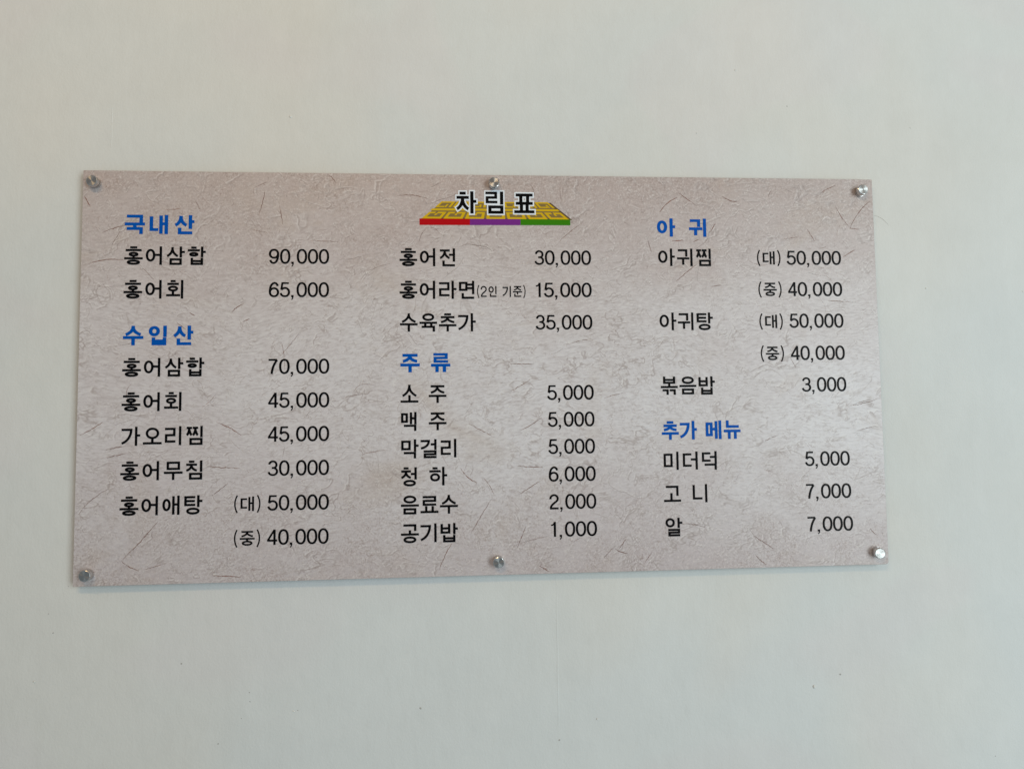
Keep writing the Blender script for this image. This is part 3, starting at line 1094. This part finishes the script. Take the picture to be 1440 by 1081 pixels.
# start, end, bulge of the middle (mm), width, strength, redness
SEEN = [
    (-570.8, 207.7, -536.0, 218.5, 0, 3, 0.00094, 0.60, 0.4),
    (-589.0, 161.4, -539.3, 166.8, 0, 7, 0.00098, 0.70, 0.5),
    (-485.0, 241.1, -459.7, 243.5, 0, 1, 0.00090, 0.50, 0.7),
    (-339.0, 273.6, -348.4, 234.8, 2, 0, 0.00094, 0.60, 0.3),
    (-354.6, 276.6, -336.0, 285.5, 0, 1, 0.00090, 0.50, 0.4),
    (-318.1, 250.1, -312.7, 221.1, 0, 0, 0.00090, 0.50, 0.4),
    (-439.5, 256.5, -432.2, 241.6, 0, 0, 0.00086, 0.40, 0.5),
    (-385.3, 90.2, -368.2, 102.8, -2, 2, 0.00102, 0.80, 0.2),
    (-369.9, 75.5, -359.8, 80.7, 0, 0, 0.00102, 0.80, 0.5),
    (-446.1, 90.3, -438.0, 85.1, 0, 0, 0.00106, 0.90, 0.3),
    (-464.0, 75.8, -449.7, 64.2, 0, 0, 0.00090, 0.50, 0.4),
    (-246.4, 297.3, -234.9, 283.3, 2, 2, 0.00094, 0.60, 0.3),
    (-597.1, 261.3, -588.7, 245.5, 0, 0, 0.00102, 0.80, 0.6),
    (-272.1, 197.1, -231.5, 195.8, 0, 0, 0.00090, 0.50, 0.3),
    (-358.0, 213.3, -335.4, 209.1, 0, 0, 0.00086, 0.40, 0.4),
    (-595.6, -86.8, -563.2, -67.9, 0, -2, 0.00098, 0.70, 0.6),
    (-560.8, -108.6, -532.4, -103.5, 0, 1, 0.00094, 0.60, 0.2),
    (-557.6, -119.8, -532.1, -114.1, 0, 1, 0.00094, 0.60, 0.2),
    (-417.7, -134.4, -371.6, -137.2, 0, 0, 0.00098, 0.70, 0.4),
    (-410.2, -176.3, -387.9, -158.4, 0, -1, 0.00094, 0.60, 0.2),
    (-484.0, -210.2, -534.4, -265.7, 2, -1, 0.00094, 0.60, 0.3),
    (-534.4, -265.7, -509.7, -280.2, -2, -2, 0.00098, 0.70, 0.3),
    (-510.2, -279.7, -509.3, -298.6, 1, 0, 0.00094, 0.60, 0.3),
    (-504.3, -278.8, -472.1, -269.7, 0, -1, 0.00090, 0.50, 0.3),
    (-497.3, -288.0, -492.2, -299.1, 0, 0, 0.00094, 0.60, 0.5),
    (-593.8, -198.7, -551.7, -162.4, -6, 6, 0.00090, 0.50, 0.3),
    (-408.6, -289.4, -368.3, -292.6, 0, 0, 0.00098, 0.70, 0.6),
    (-405.6, -69.9, -369.1, -90.0, 2, 2, 0.00098, 0.70, 0.8),
    (-144.1, 266.3, -98.3, 261.8, 0, 7, 0.00098, 0.70, 0.3),
    (102.1, 278.2, 104.0, 263.8, 0, 0, 0.00094, 0.60, 0.5),
    (148.6, 297.6, 166.6, 284.4, 1, 1, 0.00094, 0.60, 0.4),
    (100.7, 198.6, 135.2, 226.4, -3, 0, 0.00086, 0.40, 0.4),
    (23.5, 11.5, 56.7, 10.7, 0, 0, 0.00098, 0.70, 0.2),
    (23.0, -29.6, 52.6, -12.8, 0, -1, 0.00094, 0.60, 0.3),
    (-40.1, -77.2, -5.4, -96.1, 0, 0, 0.00094, 0.60, 0.5),
    (37.2, -88.8, 69.5, -69.5, -2, -3, 0.00094, 0.60, 0.3),
    (32.3, -141.0, 70.5, -143.7, 0, 0, 0.00102, 0.80, 0.3),
    (-52.2, -142.7, -28.2, -165.1, -4, -4, 0.00102, 0.80, 0.5),
    (33.8, -183.5, 66.0, -163.1, 0, 0, 0.00094, 0.60, 0.3),
    (115.5, 41.6, 148.2, 47.9, 0, 3, 0.00090, 0.50, 0.2),
    (-38.3, -239.8, -5.3, -186.4, -2, 0, 0.00090, 0.50, 0.4),
    (-84.4, -290.1, -66.0, -251.5, -3, 0, 0.00098, 0.70, 0.5),
    (29.7, -262.1, 43.8, -229.2, 0, 0, 0.00094, 0.60, 0.3),
    (34.0, -255.0, 76.4, -245.6, 0, 2, 0.00086, 0.40, 0.3),
    (63.1, -288.4, 77.7, -297.6, 0, 0, 0.00110, 1.00, 0.3),
    (256.8, 244.0, 285.5, 268.3, -3, 5, 0.00106, 0.90, 0.6),
    (286.2, 275.6, 316.0, 254.6, 0, 1, 0.00094, 0.60, 0.5),
    (356.0, 270.7, 379.5, 261.9, -2, -3, 0.00106, 0.90, 0.4),
    (426.4, 298.0, 414.5, 284.8, 0, 0, 0.00106, 0.90, 0.4),
    (428.8, 269.1, 436.1, 281.7, 0, 0, 0.00090, 0.50, 0.5),
    (513.5, 276.2, 540.1, 289.6, 0, 2, 0.00098, 0.70, 0.5),
    (560.4, 220.3, 597.3, 266.2, -6, 6, 0.00098, 0.70, 0.4),
    (538.7, 256.5, 561.6, 221.5, -4, -2, 0.00094, 0.60, 0.6),
    (560.4, 221.4, 576.6, 219.3, 0, 0, 0.00098, 0.70, 0.5),
    (548.1, 176.1, 567.6, 187.5, 0, 0, 0.00110, 1.00, 0.5),
    (446.9, 201.6, 481.4, 206.3, 0, 3, 0.00090, 0.50, 0.3),
    (491.1, 219.3, 503.0, 199.6, 0, 0, 0.00098, 0.70, 0.4),
    (279.1, 136.4, 313.4, 164.1, 0, 0, 0.00094, 0.60, 0.4),
    (275.2, 199.5, 293.1, 200.7, 0, 0, 0.00110, 1.00, 0.9),
    (336.2, 214.4, 344.5, 227.9, 0, 0, 0.00098, 0.70, 0.4),
    (308.8, 198.6, 319.0, 203.1, 0, 0, 0.00098, 0.70, 0.4),
    (519.8, 106.4, 560.0, 104.7, 0, 0, 0.00094, 0.60, 0.3),
    (237.4, 201.6, 242.5, 181.6, 0, 0, 0.00090, 0.50, 0.3),
    (553.0, -56.8, 593.5, -47.3, -2, -2, 0.00094, 0.60, 0.1),
    (548.4, -57.8, 583.1, -48.3, 0, 2, 0.00090, 0.50, 0.1),
    (561.6, -95.3, 598.5, -87.6, 0, -2, 0.00094, 0.60, 0.1),
    (557.0, -96.4, 589.3, -89.1, 0, 1, 0.00090, 0.50, 0.1),
    (411.4, -109.6, 432.4, -101.2, 0, 1, 0.00094, 0.60, 0.2),
    (389.3, -252.0, 419.6, -272.4, 0, 0, 0.00106, 0.90, 0.3),
    (391.6, -281.8, 406.6, -294.9, -1, -1, 0.00110, 1.00, 0.2),
    (572.6, -245.0, 583.9, -256.1, -2, -1, 0.00098, 0.70, 0.2),
    (277.9, -231.3, 314.5, -237.5, 0, 3, 0.00094, 0.60, 0.1),
    (222.2, -285.8, 232.3, -272.4, 0, 0, 0.00094, 0.60, 0.4),
    (176.4, -265.8, 195.6, -273.6, -1, -3, 0.00106, 0.90, 0.1),
    (182.8, -266.0, 193.4, -252.1, 0, 0, 0.00098, 0.70, 0.3),
    (159.0, -279.0, 172.1, -265.7, 0, 0, 0.00090, 0.50, 0.3),
    (334.7, 128.7, 350.5, 130.9, 0, 0, 0.00094, 0.60, 0.2),
    (408.3, -152.7, 422.6, -157.3, 0, 0, 0.00090, 0.50, 0.6),
    (164.9, -41.8, 197.7, -33.5, 0, 2, 0.00086, 0.40, 0.3),
    (-226.7, -37.7, -185.3, -30.8, 0, 2, 0.00086, 0.40, 0.3),
    (-200.7, -121.5, -159.4, -113.8, 0, 2, 0.00086, 0.40, 0.4),
    (-314.5, 46.9, -309.0, 4.9, 4, 0, 0.00086, 0.40, 0.4),
    (-288.9, 57.3, -314.3, 25.9, 0, 0, 0.00086, 0.40, 0.4),
]
build_fibres()


# ------------------------------------------------------------------ stand-off bolts
def lathe(profile, seg=48):
    """profile (r, z) outward axis +Z"""
    V, F = [], []
    for r, z in profile:
        if r < 1e-7:
            V.append((0, 0, z))
        else:
            for i in range(seg):
                a = 2 * math.pi * i / seg
                V.append((r * math.cos(a), r * math.sin(a), z))
    idx, b = [], 0
    for r, z in profile:
        k = 1 if r < 1e-7 else seg
        idx.append((b, k))
        b += k
    for (b0, k0), (b1, k1) in zip(idx[:-1], idx[1:]):
        for i in range(seg):
            j = (i + 1) % seg
            if k0 == 1:
                F.append((b0, b1 + i, b1 + j))
            elif k1 == 1:
                F.append((b0 + i, b1, b0 + j))
            else:
                F.append((b0 + i, b1 + i, b1 + j, b0 + j))
    return V, F


def fix_normals(me):
    import bmesh
    bm = bmesh.new()
    bm.from_mesh(me)
    bmesh.ops.recalc_face_normals(bm, faces=bm.faces)
    bm.to_mesh(me)
    bm.free()


def lathe_mesh(name, prof, mat, sharp=True):
    V, F = lathe(prof)
    me = mesh(name, V, F, True)
    fix_normals(me)
    me.materials.append(mat)
    me.set_sharp_from_angle(angle=math.radians(28))
    return me


R0 = 0.0082
# all in metres, z outward from the panel's face
me_cap = lathe_mesh("cap", [(0, 0.0100), (R0 - 0.0010, 0.0100), (R0 - 0.0003, 0.0096), (R0, 0.0090), (R0, 0.0042), (R0 - 0.0008, 0.0036), (0, 0.0036)], M_BARREL)
# the turned face gets the anisotropic finish
me_cap.materials.append(M_CAP)
for p in me_cap.polygons:
    if p.normal.z > 0.98 and p.center.z > 0.0099:
        p.material_index = 1
me_collar = lathe_mesh("collar", [(0, 0.0036), (R0 - 0.0014, 0.0036), (R0 - 0.0014, 0.0031), (R0 - 0.0002, 0.0029), (R0 - 0.0002, 0.0005), (R0 - 0.0008, 0.0002), (0, 0.0002)], M_BARREL)
me_barrel = lathe_mesh("barrel", [(0, -TH - 0.0001), (R0 - 0.0004, -TH - 0.0001), (R0 - 0.0004, -WY + 0.0002), (0, -WY + 0.0002)], M_BARREL)

BOLTS = [(-581.8, 281.0, 3, -2), (1.2, 285.2, 1, 3), (578.6, 279.6, -6, -4),
         (-578.8, -283.0, 0, 2), (2.2, -279.4, 1, -1), (581.2, -281.0, -9, 1)]
for i, (bx, bz, tx, tz_) in enumerate(BOLTS):
    e = bpy.data.objects.new("standoff_bolt", None)
    e.empty_display_size = 0.01
    COL.objects.link(e)
    e.parent = sign
    e.location = OFF + Vector((bx / 1000, 0, bz / 1000))
    # +Z of the bolt points out of the wall (-Y); each one sits a hair crooked
    e.rotation_euler = (math.radians(90), 0, 0)
    for nm, me in (("cap", me_cap), ("collar", me_collar), ("barrel", me_barrel)):
        c = bpy.data.objects.new(nm, me)
        COL.objects.link(c)
        c.parent = e
        if nm == "cap":
            c.rotation_euler = (math.radians(tz_ * 0.5), math.radians(tx * -0.5), math.radians(40 * i))

# ------------------------------------------------------------------ marks on the wall

# nicks, drips and paint flaws one can find on the plaster (metres from the panel's centre)
for x, z, r, kind in [(0.473, 0.423, 0.0013, 'n'), (-0.640, -0.340, 0.0009, 'n'), (-0.633, -0.367, 0.0011, 'n'), (-0.657, -0.434, 0.0017, 'b'),
                      (-0.455, -0.416, 0.0012, 'n'), (-0.359, -0.460, 0.0011, 'n'), (-0.358, -0.473, 0.0011, 'n'), (-0.370, -0.496, 0.0010, 'n'),
                      (-0.296, -0.489, 0.0018, 'b'), (-0.2905, -0.488, 0.0011, 'n'), (-0.402, -0.530, 0.0010, 'n'), (-0.114, -0.492, 0.0014, 'n'),
                      (0.090, -0.546, 0.0010, 'n'), (0.524, -0.467, 0.0013, 'n'), (0.482, -0.484, 0.0026, 'b'), (0.766, -0.599, 0.0010, 'n'),
                      (-0.307, 0.392, 0.0024, 'b'), (0.390, 0.481, 0.0016, 'b'), (0.678, 0.391, 0.0018, 'b'), (0.324, 0.377, 0.0014, 'b'),
                      (0.854, 0.124, 0.0022, 'b'), (-0.614, -0.302, 0.0005, 'n'), (0.691, 0.129, 0.0018, 'b'), (0.147, -0.518, 0.0012, 'b')]:
    pimple(x, z, r, M_NICK if kind == 'n' else M_WALL, 'nick' if kind == 'n' else 'paint_drip', 0.25 if kind == 'n' else 0.42,
           1.0 + 0.4 * math.sin(x * 90), x * 7)


def ridge(name, pts, w, h, mat):
    V, F = [], []
    for i, (x, z) in enumerate(pts):
        q0, q1 = pts[max(0, i - 1)], pts[min(len(pts) - 1, i + 1)]
        dx, dz = q1[0] - q0[0], q1[1] - q0[1]
        ln = math.hypot(dx, dz)
        px, pz = -dz / ln * w / 2, dx / ln * w / 2
        t = math.sin(math.pi * (i + 0.2) / (len(pts) - 0.6)) ** 0.5
        V += [(x + px, WY + 0.0001, z + pz), (x + px * 0.3, WY - h * t, z + pz * 0.3), (x - px * 0.3, WY - h * t, z - pz * 0.3), (x - px, WY + 0.0001, z - pz)]
    for i in range(len(pts) - 1):
        for k in range(3):
            a = 4 * i + k
            F.append((a, a + 1, a + 5, a + 4))
    me = mesh(name, V, F, True)
    fix_normals(me)
    return link(name, me, mat, wall)


ridge("roller_ridge", [(-0.5687 + 0.0003 * math.sin(i), 0.401 - i * 0.0055) for i in range(12)], 0.0014, 0.00035, M_WALL)
ridge("roller_ridge", [(0.0890 + 0.0003 * math.sin(i * 0.8), -0.305 - i * 0.011) for i in range(21)], 0.0022, 0.00022, M_WALL)
ridge("roller_ridge", [(0.8440 + 0.0006 * math.sin(i * 0.5), 0.50 - i * 0.025) for i in range(31)], 0.0030, 0.00030, M_WALL)
ridge("hair", [(p / 1000, q / 1000) for p, q in qbez((607, 247), (622, 246), (634, 230), 10)], 0.0006, 0.0004, M_HAIR)
